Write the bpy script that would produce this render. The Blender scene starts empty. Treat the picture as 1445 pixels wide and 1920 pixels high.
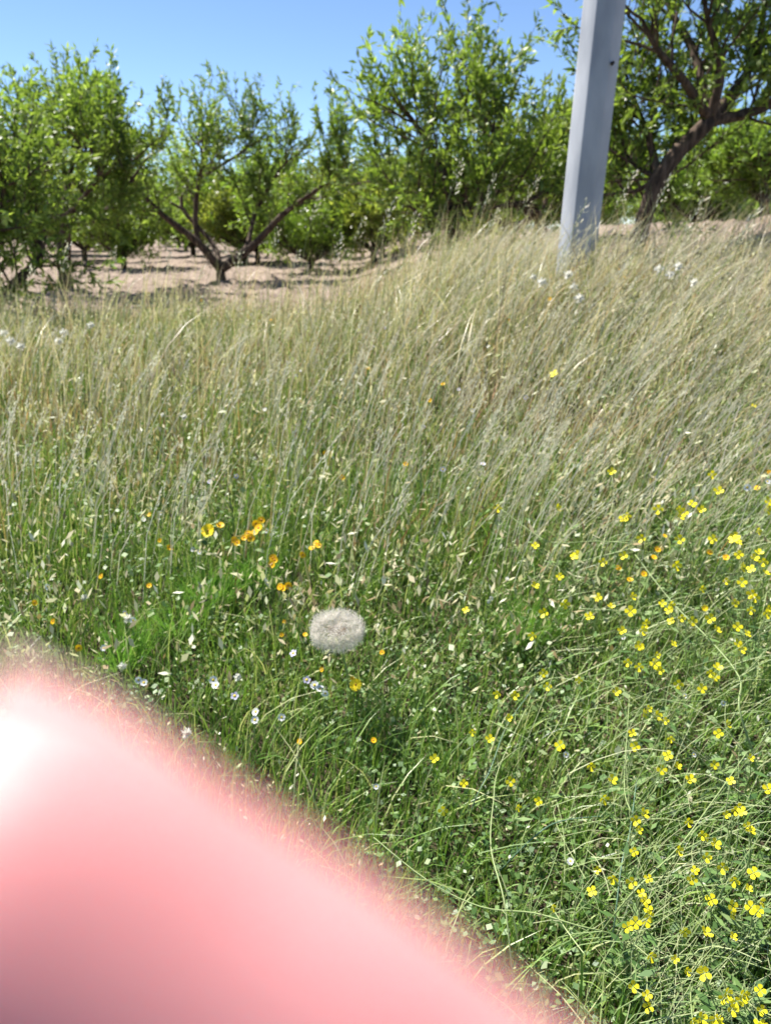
import bpy, math, random
import numpy as np
from mathutils import Vector, Matrix, noise as mnoise
R = math.radians
scene = bpy.context.scene
rng = np.random.default_rng(11)
random.seed(5)

# ------------------------------------------------------------------ camera
PITCH = R(21.0); EYE = np.array([0.0, 0.0, 1.5]); FPX = 1387.0
cd = bpy.data.cameras.new('camera'); cam = bpy.data.objects.new('camera', cd)
scene.collection.objects.link(cam); scene.camera = cam
cam.location = EYE; cam.rotation_euler = (R(90) - PITCH, 0, 0)
cd.sensor_fit = 'VERTICAL'; cd.sensor_height = 36.0; cd.lens = 26.0
cd.clip_start = 0.003; cd.clip_end = 2000
cd.dof.use_dof = True; cd.dof.focus_distance = 0.92; cd.dof.aperture_fstop = 26.0 / 3.6
scene.render.resolution_x = 770; scene.render.resolution_y = 1024
# ------------------------------------------------------------------ world, sun, exposure
SUN_EL = R(57); sh = np.array([-1.0, 0.88]); sh /= np.linalg.norm(sh)
w = bpy.data.worlds.new('World'); scene.world = w; w.use_nodes = True
nt = w.node_tree; sky = nt.nodes.new('ShaderNodeTexSky'); sky.sky_type = 'NISHITA'
sky.sun_disc = False; sky.sun_elevation = SUN_EL; sky.sun_rotation = math.atan2(sh[0], sh[1])
sky.air_density = 0.9; sky.dust_density = 0.0; sky.ozone_density = 3.5; sky.altitude = 3000
nt.links.new(sky.outputs[0], nt.nodes['Background'].inputs[0]); nt.nodes['Background'].inputs[1].default_value = 0.08
sl = bpy.data.lights.new('sun', 'SUN'); sl.energy = 5.0; sl.angle = R(0.55); sl.color = (1, .955, .88)
so = bpy.data.objects.new('sun', sl); scene.collection.objects.link(so)
sdir = Vector((sh[0]*math.cos(SUN_EL), sh[1]*math.cos(SUN_EL), math.sin(SUN_EL)))
so.rotation_euler = sdir.to_track_quat('Z', 'Y').to_euler(); so.location = (-20, 0, 30)
scene.view_settings.view_transform = 'Standard'; scene.view_settings.look = 'None'
scene.view_settings.exposure = 1.3; scene.view_settings.gamma = 1

# ------------------------------------------------------------------ helpers
def ray(px, py):
    x = (px-722.5)/FPX; y = -(py-960)/FPX
    cp, sp = math.cos(PITCH), math.sin(PITCH)
    return np.array([x, cp + y*sp, -sp + y*cp])
def sstep(t):
    t = np.clip(t, 0, 1); return t*t*(3-2*t)
PY = [-50, -2, 0, .8, 2, 3.5, 5, 7, 9, 60, 900]; PZ = [.05, .12, .2, .3, .46, .58, .64, .67, .66, .66, .66]
def T(x, y):
    x = np.asarray(x, float); y = np.asarray(y, float)
    z = np.interp(y, PY, PZ)
    z = z + .42*sstep((x+.85)/1.75)*sstep((y-1.8)/3.4)
    z = z + .46*sstep((x-1.9)/2.6)*sstep((y-5.0)/3.0)
    z = z - .5*sstep((x-.5)/4)*sstep((y-13)/20)
    return z + .02*np.sin(x*2.3+y*1.1)*np.cos(y*1.9-x)
def at_h(px, py, h):
    """point where the view ray is h above the terrain"""
    d = ray(px, py); t = .4
    while t < 80:
        p = EYE + d*t
        if p[2] <= T(p[0], p[1]) + h: return p
        t += .006 if t < 8 else .05
    return EYE + d*8
def at_y(px, py, y):
    d = ray(px, py); return EYE + d*(y/d[1])
def link(o): scene.collection.objects.link(o); return o
def tag(o, label=None, cat=None, group=None, kind=None):
    if label: o['label'] = label
    if cat: o['category'] = cat
    if group: o['group'] = group
    if kind: o['kind'] = kind
    return o
def empty(name, loc=(0, 0, 0)):
    o = bpy.data.objects.new(name, None); o.location = loc; o.empty_display_size = .05; return link(o)
def fast_mesh(name, V, quads=None, tris=None, rnd=None, smooth=True):
    me = bpy.data.meshes.new(name)
    V = np.asarray(V, np.float32).reshape(-1, 3)
    q = np.zeros((0, 4), np.int32) if quads is None or len(quads) == 0 else np.asarray(quads, np.int32)
    t = np.zeros((0, 3), np.int32) if tris is None or len(tris) == 0 else np.asarray(tris, np.int32)
    nl = q.size + t.size; nf = len(q) + len(t)
    me.vertices.add(len(V)); me.vertices.foreach_set('co', V.ravel())
    me.loops.add(nl); me.loops.foreach_set('vertex_index', np.concatenate([q.ravel(), t.ravel()]))
    st = np.concatenate([np.arange(len(q))*4, q.size + np.arange(len(t))*3]).astype(np.int32)
    me.polygons.add(nf); me.polygons.foreach_set('loop_start', st)
    me.update(calc_edges=True)
    if smooth: me.polygons.foreach_set('use_smooth', np.ones(nf, bool))
    if rnd is not None:
        a = me.attributes.new('rnd', 'FLOAT', 'POINT'); a.data.foreach_set('value', np.asarray(rnd, np.float32))
    me.validate(); return me
def obj(name, me, m, parent=None, loc=None):
    o = bpy.data.objects.new(name, me); link(o)
    if m is not None and len(me.materials) == 0: me.materials.append(m)
    if parent is not None: o.parent = parent
    if loc is not None: o.location = loc
    return o
class MB:
    def __init__(s): s.v = []; s.q = []; s.t = []; s.r = []
    def add(s, v, q=(), t=(), r=0.5):
        b = len(s.v); s.v += [tuple(p) for p in v]
        s.q += [tuple(i+b for i in f) for f in q]; s.t += [tuple(i+b for i in f) for f in t]; s.r += [r]*len(v)
    def tube(s, pts, rad, n=6, r=0.5, cap=True, wob=0):
        pts = [Vector(p) for p in pts]; V = []; Q = []; Tt = []; u = None
        for i, p in enumerate(pts):
            d = (pts[min(i+1, len(pts)-1)] - pts[max(i-1, 0)])
            if d.length < 1e-9: d = Vector((0, 0, 1))
            d.normalize()
            if u is None: u = d.orthogonal().normalized()
            u = (u - d*u.dot(d)); u = u.normalized() if u.length > 1e-6 else d.orthogonal().normalized()
            v = d.cross(u)
            for k in range(n):
                a = 2*math.pi*k/n; rr = rad[i]*(1+wob*random.uniform(-1, 1))
                V.append(p + (u*math.cos(a)+v*math.sin(a))*rr)
        for i in range(len(pts)-1):
            for k in range(n):
                a = i*n+k; b = i*n+(k+1) % n; Q.append((a, b, b+n, a+n))
        if cap:
            for e, base in ((0, 0), (1, (len(pts)-1)*n)):
                V.append(pts[0] if e == 0 else pts[-1]); c = len(V)-1
                for k in range(n):
                    a, b = base+k, base+(k+1) % n
                    Tt.append((c, b, a) if e == 0 else (c, a, b))
        s.add(V, Q, Tt, r)
    def build(s, name, m, parent=None, loc=None):
        o = obj(name, fast_mesh(name, s.v, s.q, s.t, s.r), m, parent); 
        if loc is not None: o.location = loc
        return o
def smooth_path(P, n=5):
    P = [np.array(p, float) for p in P]; out = []
    for i in range(len(P)-1):
        a = P[max(i-1, 0)]; b = P[i]; c = P[i+1]; d = P[min(i+2, len(P)-1)]
        for k in range(n):
            t = k/n
            out.append(.5*((2*b)+(c-a)*t+(2*a-5*b+4*c-d)*t*t+(-a+3*b-3*c+d)*t**3))
    out.append(P[-1]); return out

# ------------------------------------------------------------------ materials
def new_mat(name):
    m = bpy.data.materials.new(name); m.use_nodes = True; n = m.node_tree
    return m, n, n.nodes['Principled BSDF'], n.nodes['Material Output']
def leaf_mat(name, cols, rough=.45, trans=.3, spec=.5, tcol=1.3, noise_scale=0, tb=.55):
    m, n, b, out = new_mat(name)
    at = n.nodes.new('ShaderNodeAttribute'); at.attribute_name = 'rnd'
    cr = n.nodes.new('ShaderNodeValToRGB'); e = cr.color_ramp.elements
    while len(e) < len(cols): e.new(.5)
    for i, c in enumerate(cols):
        e[i].position = i/(len(cols)-1); e[i].color = (*c, 1)
    n.links.new(at.outputs['Fac'], cr.inputs[0])
    col = cr.outputs[0]
    if noise_scale:
        tc = n.nodes.new('ShaderNodeTexCoord'); nz = n.nodes.new('ShaderNodeTexNoise'); nz.inputs['Scale'].default_value = noise_scale
        n.links.new(tc.outputs['Object'], nz.inputs['Vector'])
        hs = n.nodes.new('ShaderNodeHueSaturation'); mp = n.nodes.new('ShaderNodeMapRange')
        mp.inputs[1].default_value = .3; mp.inputs[2].default_value = .7; mp.inputs[3].default_value = .72; mp.inputs[4].default_value = 1.3
        n.links.new(nz.outputs['Fac'], mp.inputs[0]); n.links.new(mp.outputs[0], hs.inputs['Value']); n.links.new(col, hs.inputs['Color']); col = hs.outputs[0]
    n.links.new(col, b.inputs['Base Color']); b.inputs['Roughness'].default_value = rough
    b.inputs['Specular IOR Level'].default_value = spec
    if trans > 0:
        tr = n.nodes.new('ShaderNodeBsdfTranslucent'); mx = n.nodes.new('ShaderNodeMixShader'); mx.inputs[0].default_value = trans
        mc = n.nodes.new('ShaderNodeMix'); mc.data_type = 'RGBA'; mc.blend_type = 'MULTIPLY'; mc.inputs[0].default_value = 1
        mc.inputs[7].default_value = (tcol, tcol*1.05, tcol*tb, 1); n.links.new(col, mc.inputs[6])
        n.links.new(mc.outputs[2], tr.inputs[0]); n.links.new(b.outputs[0], mx.inputs[1]); n.links.new(tr.outputs[0], mx.inputs[2])
        n.links.new(mx.outputs[0], out.inputs[0])
    return m
def noise_mat(name, c1, c2, scale=20, rough=.9, bump=.3, detail=6, spec=.3, coord='Object', stretch=(1, 1, 1)):
    m, n, b, out = new_mat(name)
    tc = n.nodes.new('ShaderNodeTexCoord'); mp = n.nodes.new('ShaderNodeMapping'); mp.inputs['Scale'].default_value = stretch
    nz = n.nodes.new('ShaderNodeTexNoise'); nz.inputs['Scale'].default_value = scale; nz.inputs['Detail'].default_value = detail
    n.links.new(tc.outputs[coord], mp.inputs[0]); n.links.new(mp.outputs[0], nz.inputs['Vector'])
    cr = n.nodes.new('ShaderNodeValToRGB'); cr.color_ramp.elements[0].position = .35; cr.color_ramp.elements[1].position = .68
    cr.color_ramp.elements[0].color = (*c1, 1); cr.color_ramp.elements[1].color = (*c2, 1)
    n.links.new(nz.outputs['Fac'], cr.inputs[0]); n.links.new(cr.outputs[0], b.inputs['Base Color'])
    b.inputs['Roughness'].default_value = rough; b.inputs['Specular IOR Level'].default_value = spec
    if bump:
        bp = n.nodes.new('ShaderNodeBump'); bp.inputs['Strength'].default_value = bump; bp.inputs['Distance'].default_value = .01
        n.links.new(nz.outputs['Fac'], bp.inputs['Height']); n.links.new(bp.outputs[0], b.inputs['Normal'])
    return m
M = {}
M['grass_green'] = leaf_mat('meadow grass', [(.04, .09, .02), (.10, .20, .035), (.19, .31, .06), (.33, .41, .14), (.52, .52, .28)], .38, .28, .45)
M['grass_mixed'] = leaf_mat('drying grass', [(.04, .075, .025), (.10, .17, .045), (.20, .26, .075), (.46, .41, .21), (.24, .12, .065), (.28, .31, .12), (.46, .25, .14), (.15, .105, .05), (.74, .66, .46)], .4, .25, .5, tb=.68)
M['grass_pale'] = leaf_mat('pale grass', [(.16, .20, .07), (.36, .35, .17), (.62, .53, .34), (.32, .20, .12), (.78, .72, .54)], .4, .3, .5, tb=.8)
M['herb'] = leaf_mat('herb leaves', [(.045, .10, .025), (.09, .17, .045), (.15, .24, .07), (.22, .30, .12), (.32, .36, .22)], .45, .25, .4)
M['fleck'] = leaf_mat('dry flecks', [(.08, .08, .03), (.26, .19, .09), (.56, .52, .33), (.30, .34, .13), (.74, .72, .58)], .6, .3, .3, tb=.8)
M['feather'] = leaf_mat('feathery green', [(.09, .20, .04), (.14, .28, .06), (.20, .34, .09)], .5, .35, .3)
M['leaf_a'] = leaf_mat('almond leaves', [(.075, .125, .020), (.135, .205, .034), (.22, .30, .060), (.36, .44, .13)], .46, .42, .5, 1.5, .9)
M['leaf_b'] = leaf_mat('olive green leaves', [(.09, .13, .02), (.17, .21, .035), (.25, .29, .055), (.34, .36, .10)], .36, .36, .55, 1.6, .9)
M['leaf_c'] = leaf_mat('bright leaves', [(.09, .15, .025), (.15, .24, .04), (.22, .31, .06), (.30, .39, .10)], .4, .4, .45, 1.5, .9)
M['bark'] = noise_mat('bark', (.035, .024, .018), (.13, .09, .065), 26, .9, .8, 8, .2, 'Object', (1, 1, .3))
M['stem'] = leaf_mat('pale stems', [(.16, .25, .08), (.28, .35, .14), (.42, .44, .24)], .5, .1, .4, tb=.68)
M['bluestem'] = leaf_mat('blue green stems', [(.10, .19, .12), (.16, .26, .17)], .45, .15, .5)
M['yellow'] = leaf_mat('yellow petals', [(.80, .68, .015), (.86, .76, .03)], .5, .25, .3, 1.0)
M['yellow_eye'] = leaf_mat('flower centre', [(.55, .42, .02), (.6, .45, .02)], .7, 0)
M['orange'] = leaf_mat('orange petals', [(.92, .50, .01), (.94, .62, .015)], .5, .25, .3, 1.0)
M['gold'] = leaf_mat('golden petals', [(.88, .66, .01), (.9, .70, .02)], .5, .2, .3, 1.0)
M['orange_eye'] = leaf_mat('orange centre', [(.45, .18, .01), (.5, .22, .01)], .7, 0)
M['white'] = leaf_mat('white petals', [(.72, .72, .74), (.8, .8, .78)], .6, .3, .3, 1.0, tb=1)
M['lilac'] = leaf_mat('lilac petals', [(.55, .52, .72), (.66, .64, .8)], .6, .3, .3, 1.0, tb=1)
M['cream'] = leaf_mat('cream fluff', [(.72, .69, .63), (.84, .82, .77)], .8, .3, .2, 1.0, tb=1)
M['pappus'] = leaf_mat('seed fluff', [(.62, .57, .52), (.78, .73, .67)], .7, .35, .2, 1.1, tb=1)
M['seed'] = leaf_mat('seeds', [(.16, .10, .05), (.3, .2, .1)], .7, 0)
M['oat'] = leaf_mat('seed heads', [(.52, .46, .33), (.76, .72, .60)], .6, .3, .3, 1.0, tb=0.95)

# ------------------------------------------------------------------ ground
def ground():
    xs = np.unique(np.concatenate([-np.geomspace(9, 500, 26)[::-1], np.arange(-9, 9.01, .09), np.geomspace(9, 500, 26)]))
    ys = np.unique(np.concatenate([-np.geomspace(2, 200, 14)[::-1], np.arange(-2, 5.5, .12), np.arange(5.5, 17, .09), np.geomspace(17, 900, 60)]))
    X, Y = np.meshgrid(xs, ys); Z = T(X, Y)
    n = len(xs); V = np.stack([X, Y, Z], -1).reshape(-1, 3)
    for v in V:
        if 4.5 < v[1] < 40 and abs(v[0]) < 14:
            f = min(1, (v[1]-4.5)/2)
            v[2] += f*(.07*mnoise.noise(Vector((v[0]*1.7, v[1]*3.2, 0))) + .06*mnoise.noise(Vector((v[0]*6, v[1]*6, 3))) + .04*mnoise.noise(Vector((v[0]*14, v[1]*14, 7))))
    i = np.arange(len(ys)-1)[:, None]*n + np.arange(n-1)[None]
    Q = np.stack([i, i+1, i+1+n, i+n], -1).reshape(-1, 4)
    m, nn, b, out = new_mat('ground')
    tc = nn.nodes.new('ShaderNodeTexCoord'); sep = nn.nodes.new('ShaderNodeSeparateXYZ'); nn.links.new(tc.outputs['Object'], sep.inputs[0])
    n1 = nn.nodes.new('ShaderNodeTexNoise'); n1.inputs['Scale'].default_value = 9; n1.inputs['Detail'].default_value = 8; nn.links.new(tc.outputs['Object'], n1.inputs['Vector'])
    n2 = nn.nodes.new('ShaderNodeTexNoise'); n2.inputs['Scale'].default_value = 1.1; n2.inputs['Detail'].default_value = 4; nn.links.new(tc.outputs['Object'], n2.inputs['Vector'])
    def ramp(c1, c2, src):
        cr = nn.nodes.new('ShaderNodeValToRGB'); cr.color_ramp.elements[0].position = .33; cr.color_ramp.elements[1].position = .7
        cr.color_ramp.elements[0].color = (*c1, 1); cr.color_ramp.elements[1].color = (*c2, 1); nn.links.new(src, cr.inputs[0]); return cr.outputs[0]
    thatch = ramp((.04, .03, .02), (.11, .085, .055), n1.outputs['Fac'])
    soil = ramp((.15, .112, .088), (.33, .26, .21), n1.outputs['Fac'])
    ad = nn.nodes.new('ShaderNodeMath'); ad.operation = 'MULTIPLY_ADD'; ad.inputs[1].default_value = 3.0; nn.links.new(n2.outputs['Fac'], ad.inputs[0]); 
    rx = nn.nodes.new('ShaderNodeMapRange'); rx.inputs[1].default_value = .9; rx.inputs[2].default_value = 2.4; rx.inputs[4].default_value = 2.2; nn.links.new(sep.outputs['X'], rx.inputs[0])
    ay = nn.nodes.new('ShaderNodeMath'); ay.operation = 'ADD'; nn.links.new(sep.outputs['Y'], ay.inputs[0]); nn.links.new(rx.outputs[0], ay.inputs[1]); nn.links.new(ay.outputs[0], ad.inputs[2])
    mp = nn.nodes.new('ShaderNodeMapRange'); mp.inputs[1].default_value = 6.6; mp.inputs[2].default_value = 7.8; nn.links.new(ad.outputs[0], mp.inputs[0])
    mx = nn.nodes.new('ShaderNodeMix'); mx.data_type = 'RGBA'; nn.links.new(mp.outputs[0], mx.inputs[0]); nn.links.new(thatch, mx.inputs[6]); nn.links.new(soil, mx.inputs[7])
    nn.links.new(mx.outputs[2], b.inputs['Base Color']); b.inputs['Roughness'].default_value = .95; b.inputs['Specular IOR Level'].default_value = .15
    bp = nn.nodes.new('ShaderNodeBump'); bp.inputs['Strength'].default_value = .8; bp.inputs['Distance'].default_value = .03
    n3 = nn.nodes.new('ShaderNodeTexNoise'); n3.inputs['Scale'].default_value = 22; n3.inputs['Detail'].default_value = 8; nn.links.new(tc.outputs['Object'], n3.inputs['Vector'])
    nn.links.new(n3.outputs['Fac'], bp.inputs['Height']); nn.links.new(bp.outputs[0], b.inputs['Normal'])
    o = obj('ground', fast_mesh('ground', V, Q), m); tag(o, 'meadow bank in front and bare tilled orchard soil behind', 'ground', kind='structure')
ground()

# ------------------------------------------------------------------ grass (stuff)
def scatter(n, y0, y1, spread=.62, margin=.9, powr=1.0, xbias=None):
    u = rng.random(n); y = (y0**powr + u*(y1**powr-y0**powr))**(1/powr)
    hw = spread*y + margin
    x = (rng.random(n)*2-1)*hw
    return x, y
def blades(name, x, y, h, wd, lean, m, rnd, z0=None, L=4, curl=1.0, label='', cat='grass', droop=0):
    n = len(x); z = T(x, y) if z0 is None else z0
    # lean direction: the wind lays the grass over to the right, more so on the right of the bank
    az = rng.normal(0, 1.35, n) + 1.0*vn(x, y, 5.5, 77)
    lx = np.cos(az); ly = np.sin(az)*.8
    lean = lean*(rng.random(n)**1.2*1.15+.12)*(1-.25*sstep((.6-x)/1.2))
    fa = rng.random(n)*math.pi; fx = np.cos(fa); fy = np.sin(fa)
    V = []
    for k in range(L):
        t = k/(L-1); off = h*lean*(t**(1+curl))
        zz = h*(t - droop*t**3*np.minimum(lean, 1.2)) * np.sqrt(np.clip(1-(lean*.55)**2, .2, 1))
        c = np.stack([x+lx*off, y+ly*off, z-.01+zz], -1)
        if k < L-1:
            ww = wd*(1-.75*t**1.5)*.5
            s = np.stack([fx*ww, fy*ww, 0*ww], -1); V += [c-s, c+s]
        else: V.append(c)
    nv = 2*(L-1)+1; V = np.stack(V, 1).reshape(-1, 3); b = np.arange(n)[:, None]*nv
    Q = []
    for k in range(L-2):
        Q.append(b+np.array([[2*k, 2*k+1, 2*k+3, 2*k+2]]))
    Q = np.stack(Q, 1).reshape(-1, 4); Tt = b+np.array([[nv-3, nv-2, nv-1]])
    me = fast_mesh(name, V, Q, Tt, np.repeat(np.clip(rnd, 0, 1), nv))
    o = obj(name, me, m); tag(o, label, cat, kind='stuff'); return o
def vn(x, y, s, seed=0):   # cheap smooth noise -1..1
    a = seed*1.7
    return (np.sin(x*s+a+1.3*np.sin(y*s*.7+a))*np.cos(y*s*1.1-a+.9*np.sin(x*s*.8)) + .5*np.sin(x*s*2.3+y*s*1.9+a*2))/1.5
# short green turf near the camera
def patch(x, y, f, seed): return vn(x, y, f, seed)*.6+vn(x+3, y-2, f*2.7, seed+4)*.4
x, y = scatter(84000, .3, 2.8, .62, 1.25)
h = rng.uniform(.04, .16, len(x))*(1+.45*patch(x, y, 5, 1))
blades('meadow_grass', x, y, h, rng.uniform(.0018, .0050, len(x)), .85, M['grass_green'], .40+.26*rng.normal(0, .9, len(x))+.22*patch(x, y, 6, 2),
       label='short green grass covering the near verge', droop=.25)
# long blades through the near field
x, y = scatter(22000, .5, 3.2, .62, 1.2)
keep = rng.random(len(x)) < .55+.5*patch(x, y, 4, 5); x, y = x[keep], y[keep]
blades('long_grass', x, y, rng.uniform(.12, .28, len(x)), rng.uniform(.002, .0052, len(x)), .9, M['grass_green'], .55+.28*rng.normal(0, 1, len(x)),
       label='longer loose green blades arching over the near verge', droop=.35, L=5)
# the mixed green and straw meadow
def zone(x, y):   # how much grass grows here: thins out towards the bare soil behind
    edge = 7.6-2.8*sstep((x-.9)/1.3)+.35*vn(x, y, 2.2, 6)
    return 1-.93*sstep((y-edge+1.5)/1.7)
x, y = scatter(90000, 1.9, 8.2, .64, 1.3, 1.15)
keep = rng.random(len(x)) < sstep((y-1.7)/1.2)*zone(x, y)*(.46+.8*patch(x, y, 4, 12)); x, y = x[keep], y[keep]
h = (.07+.26*rng.random(len(x))**1.3)*(1+.75*patch(x, y, 3.5, 3)); h *= 1-.25*sstep((y-4.2)/1.5)*(1-sstep((x+.2)/1.2))
blades('mixed_grass', x, y, h, rng.uniform(.003, .0068, len(x))*(.8+.16*y), .70+.35*sstep((x-.3)/1.5), M['grass_mixed'],
       .42+.27*rng.normal(0, 1, len(x))+.34*patch(x, y, 3, 8), label='green and straw coloured grass filling the middle of the bank', droop=.2)
# darker green tussocks among it
x, y = scatter(56000, 2.0, 7.5, .64, 1.2, 1.15)
keep = rng.random(len(x)) < zone(x, y)*(patch(x, y, 2.8, 21) > -.12); x, y = x[keep], y[keep]
blades('green_tussocks', x, y, rng.uniform(.12, .30, len(x)), rng.uniform(.002, .006, len(x)), .7+.3*sstep((x-.3)/1.5), M['grass_green'],
       .42+.26*rng.normal(0, 1, len(x)), label='greener patches of grass through the drying meadow', droop=.2)
# thin dry stalks
x, y = scatter(34000, 2.3, 9.0, .64, 1.2, 1.25)
keep = rng.random(len(x)) < (.30+.6*sstep((x+.3)/1.6))*(.12+.88*zone(x, y))*(.7+.6*patch(x, y, 4, 31)); x, y = x[keep], y[keep]
h = rng.uniform(.20, .50, len(x)); h *= 1-.28*sstep((y-3.8)/1.5)*(1-sstep((x+.4)/1.2))
blades('dry_stalks', x, y, h, rng.uniform(.0016, .0048, len(x))*(.7+.15*y), .55+.45*sstep((x-.3)/1.5), M['grass_pale'],
       .45+.28*rng.normal(0, 1, len(x)), label='thin pale dry stalks standing above the meadow', droop=.25, L=5)
# tall thin fringe along the crest
x, y = scatter(17000, 3.2, 7.8, .62, .6, 1.2)
keep = rng.random(len(x)) < (.42+.58*sstep((x+.75)/1.0))*(.42+.58*zone(x, y))*(.5+1.0*patch(x, y, 3, 41)); x, y = x[keep], y[keep]
blades('crest_fringe', x, y, rng.uniform(.35, .80, len(x)), rng.uniform(.003, .0075, len(x)), .75+.35*sstep((x-.3)/1.5), M['grass_pale'],
       .35+.28*rng.normal(0, 1, len(x)), label='tall loose fringe of pale grass along the crest, blown to the right', droop=.3, L=6)
# the tuft hiding the foot of the pole
n = 700; x = rng.normal(1.36, .24, n); y = rng.uniform(4.45, 5.0, n)
blades('pole_tuft', x, y, rng.uniform(.18, .52, n), rng.uniform(.003, .007, n), 1.0, M['grass_pale'], .4+.28*rng.normal(0, 1, n), label='tall pale grass growing up round the foot of the pole', droop=.3, L=6)
# herb leaves
def leaflets(name, n, y0, y1, hmax, size, m, label, cut=-.2, seed=3, mean=.35, el0=.35, nar=1):
    x, y = scatter(int(n*1.2), y0, y1, .62, 1.1); k = vn(x, y, 4.2, seed) > cut; x, y = x[k], y[k]; n = len(x)
    z = T(x, y)+rng.random(n)**1.3*hmax
    a = rng.random(n)*2*math.pi; el = rng.normal(el0, .5, n); s = size*rng.uniform(.5, 1.4, n)
    u = np.stack([np.cos(a)*np.cos(el), np.sin(a)*np.cos(el), np.sin(el)], -1); v = np.stack([-np.sin(a), np.cos(a), rng.normal(0, .4, n)], -1)
    c = np.stack([x, y, z], -1); s = s[:, None]; wv = s*rng.uniform(.22, .5, n)[:, None]*nar
    V = np.stack([c, c+u*s*.5+v*wv, c+u*s, c+u*s*.5-v*wv], 1).reshape(-1, 3); Q = np.arange(n*4).reshape(-1, 4)
    r = np.repeat(np.clip(mean+.25*rng.normal(0, 1, n), 0, 1), 4)
    o = obj(name, fast_mesh(name, V, Q, None, r), m); tag(o, label, 'ground cover', kind='stuff')
leaflets('ground_cover', 60000, .35, 2.8, .10, .013, M['herb'], 'low small leaved herbs growing between the grass of the near verge')
leaflets('dry_flecks', 60000, 1.5, 6.9, .32, .026, M['fleck'], 'dry husks and small faded leaves caught all through the meadow grass', -.35, 14, .5, .95, .42)
leaflets('fine_litter', 13000, .9, 3.2, .13, .013, M['fleck'], 'pale bits of dry leaf lying in the near grass', -.1, 19, .6, .6, .5)
leaflets('clover', 22000, 1.2, 5.0, .20, .018, M['herb'], 'grey green leafy herbs growing through the middle of the meadow', .0, 9, .6)

# ------------------------------------------------------------------ tall seeding grasses on the crest
def oat(base, top, headlen, seed):
    random.seed(seed); b = Vector(base); t = Vector(top)
    r = empty('seeding_grass', b); mb = MB(); mid = (b+t)/2 + Vector((-.06, 0, .07))*(t-b).length
    P = smooth_path([Vector((0, 0, 0)), mid-b, t-b], 6); mb.tube(P, [.0018-.0009*i/len(P) for i in range(len(P))], 4, random.random()*.6+.4)
    mb.build('stem', M['stem'], r)
    hb = MB(); d = (t-mid).normalized(); n = int(headlen*180)
    for i in range(n):
        f = i/n; p = (t-b) - d*headlen*(1-f); s = .016*(1-.5*f)+.005
        a = random.random()*6.28; o = d.orthogonal().normalized(); o = (Matrix.Rotation(a, 3, d) @ o)
        q = p + o*s*random.uniform(.3, 1.3); e = q + (d+o*.4+Vector((0, 0, -.2)))*random.uniform(.012, .028); sd = d.cross(o)*.0036
        hb.add([q, (q+e)/2+sd, e, (q+e)/2-sd], [(0, 1, 2, 3)], (), random.random())
    hb.build('seed_head', M['oat'], r); return r
OATS = [((600, 362), (560, 500), 4.6, .16, 'tall pale seeding grass bending right in front of the V-shaped tree'),
        ((683, 405), (640, 520), 4.4, .14, 'seeding grass with a pale head right of the V-shaped tree'),
        ((522, 428), (505, 540), 4.5, .12, 'straight seeding grass just right of the V-shaped trunk'),
        ((868, 300), (800, 470), 3.8, .15, 'tallest seeding grass, its head before the large middle tree'),
        ((128, 452), (90, 560), 4.2, .18, 'feathery drooping grass head in front of the leftmost trunks'),
        ((215, 462), (195, 590), 4.6, .10, 'thin seeding grass in front of the soil beside the second tree from the left'),
        ((320, 470), (300, 600), 4.4, .10, 'thin seeding grass left of the V-shaped trunk, over the soil'),
         ((452, 470), (425, 590), 4.5, .10, 'pale seeding grass crossing the base of the V-shaped trunk'),
         ((560, 470), (530, 600), 4.2, .13, 'pale seeding grass over the soil between the V-shaped tree and its right neighbour'),
         ((640, 440), (600, 570), 4.0, .15, 'thick pale seeding grass over the soil under the gap of open sky'),
         ((735, 380), (690, 520), 3.9, .14, 'tall seeding grass under the lower left boughs of the middle tree'),
         ((380, 500), (360, 610), 4.3, .09, 'short seeding grass at the soil edge left of the V-shaped trunk'),
         ((60, 500), (40, 600), 4.0, .12, 'short seeding grass in front of the nearest tree at the left'),
         ((930, 330), (860, 480), 4.0, .16, 'leaning seeding grass between the middle tree trunk and the pole'),
         ((1010, 330), (935, 500), 4.2, .16, 'arching seeding grass left of the concrete pole'),
        ((935, 390), (880, 500), 4.3, .14, 'shorter seeding grass between the middle tree and the pole'),
        ((1190, 320), (1110, 470), 4.2, .18, 'arching seeding grass crossing the foot of the concrete pole'),
        ((1260, 330), (1170, 480), 4.0, .16, 'seeding grass right of the pole under the leaning trunk'),
        ((1320, 370), (1230, 500), 3.8, .17, 'bent seeding grass over the pinkish soil on the right'),
        ((1420, 390), (1330, 520), 3.6, .16, 'bent seeding grass nearest the right edge of the crest'),
        ((780, 400), (735, 520), 4.1, .12, 'seeding grass below the middle tree, left of its trunk'),
        ((1100, 375), (1040, 500), 3.9, .15, 'seeding grass standing in front of the pole base')]
for i, (tp, bp_, Y, hl, lab) in enumerate(OATS):
    t = at_y(*tp, Y); b = at_y(*bp_, Y+.1); b[2] = T(b[0], b[1])
    tag(oat(b, t, hl, i), lab, 'grass', 'tall grasses with seed heads on the crest')
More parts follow.
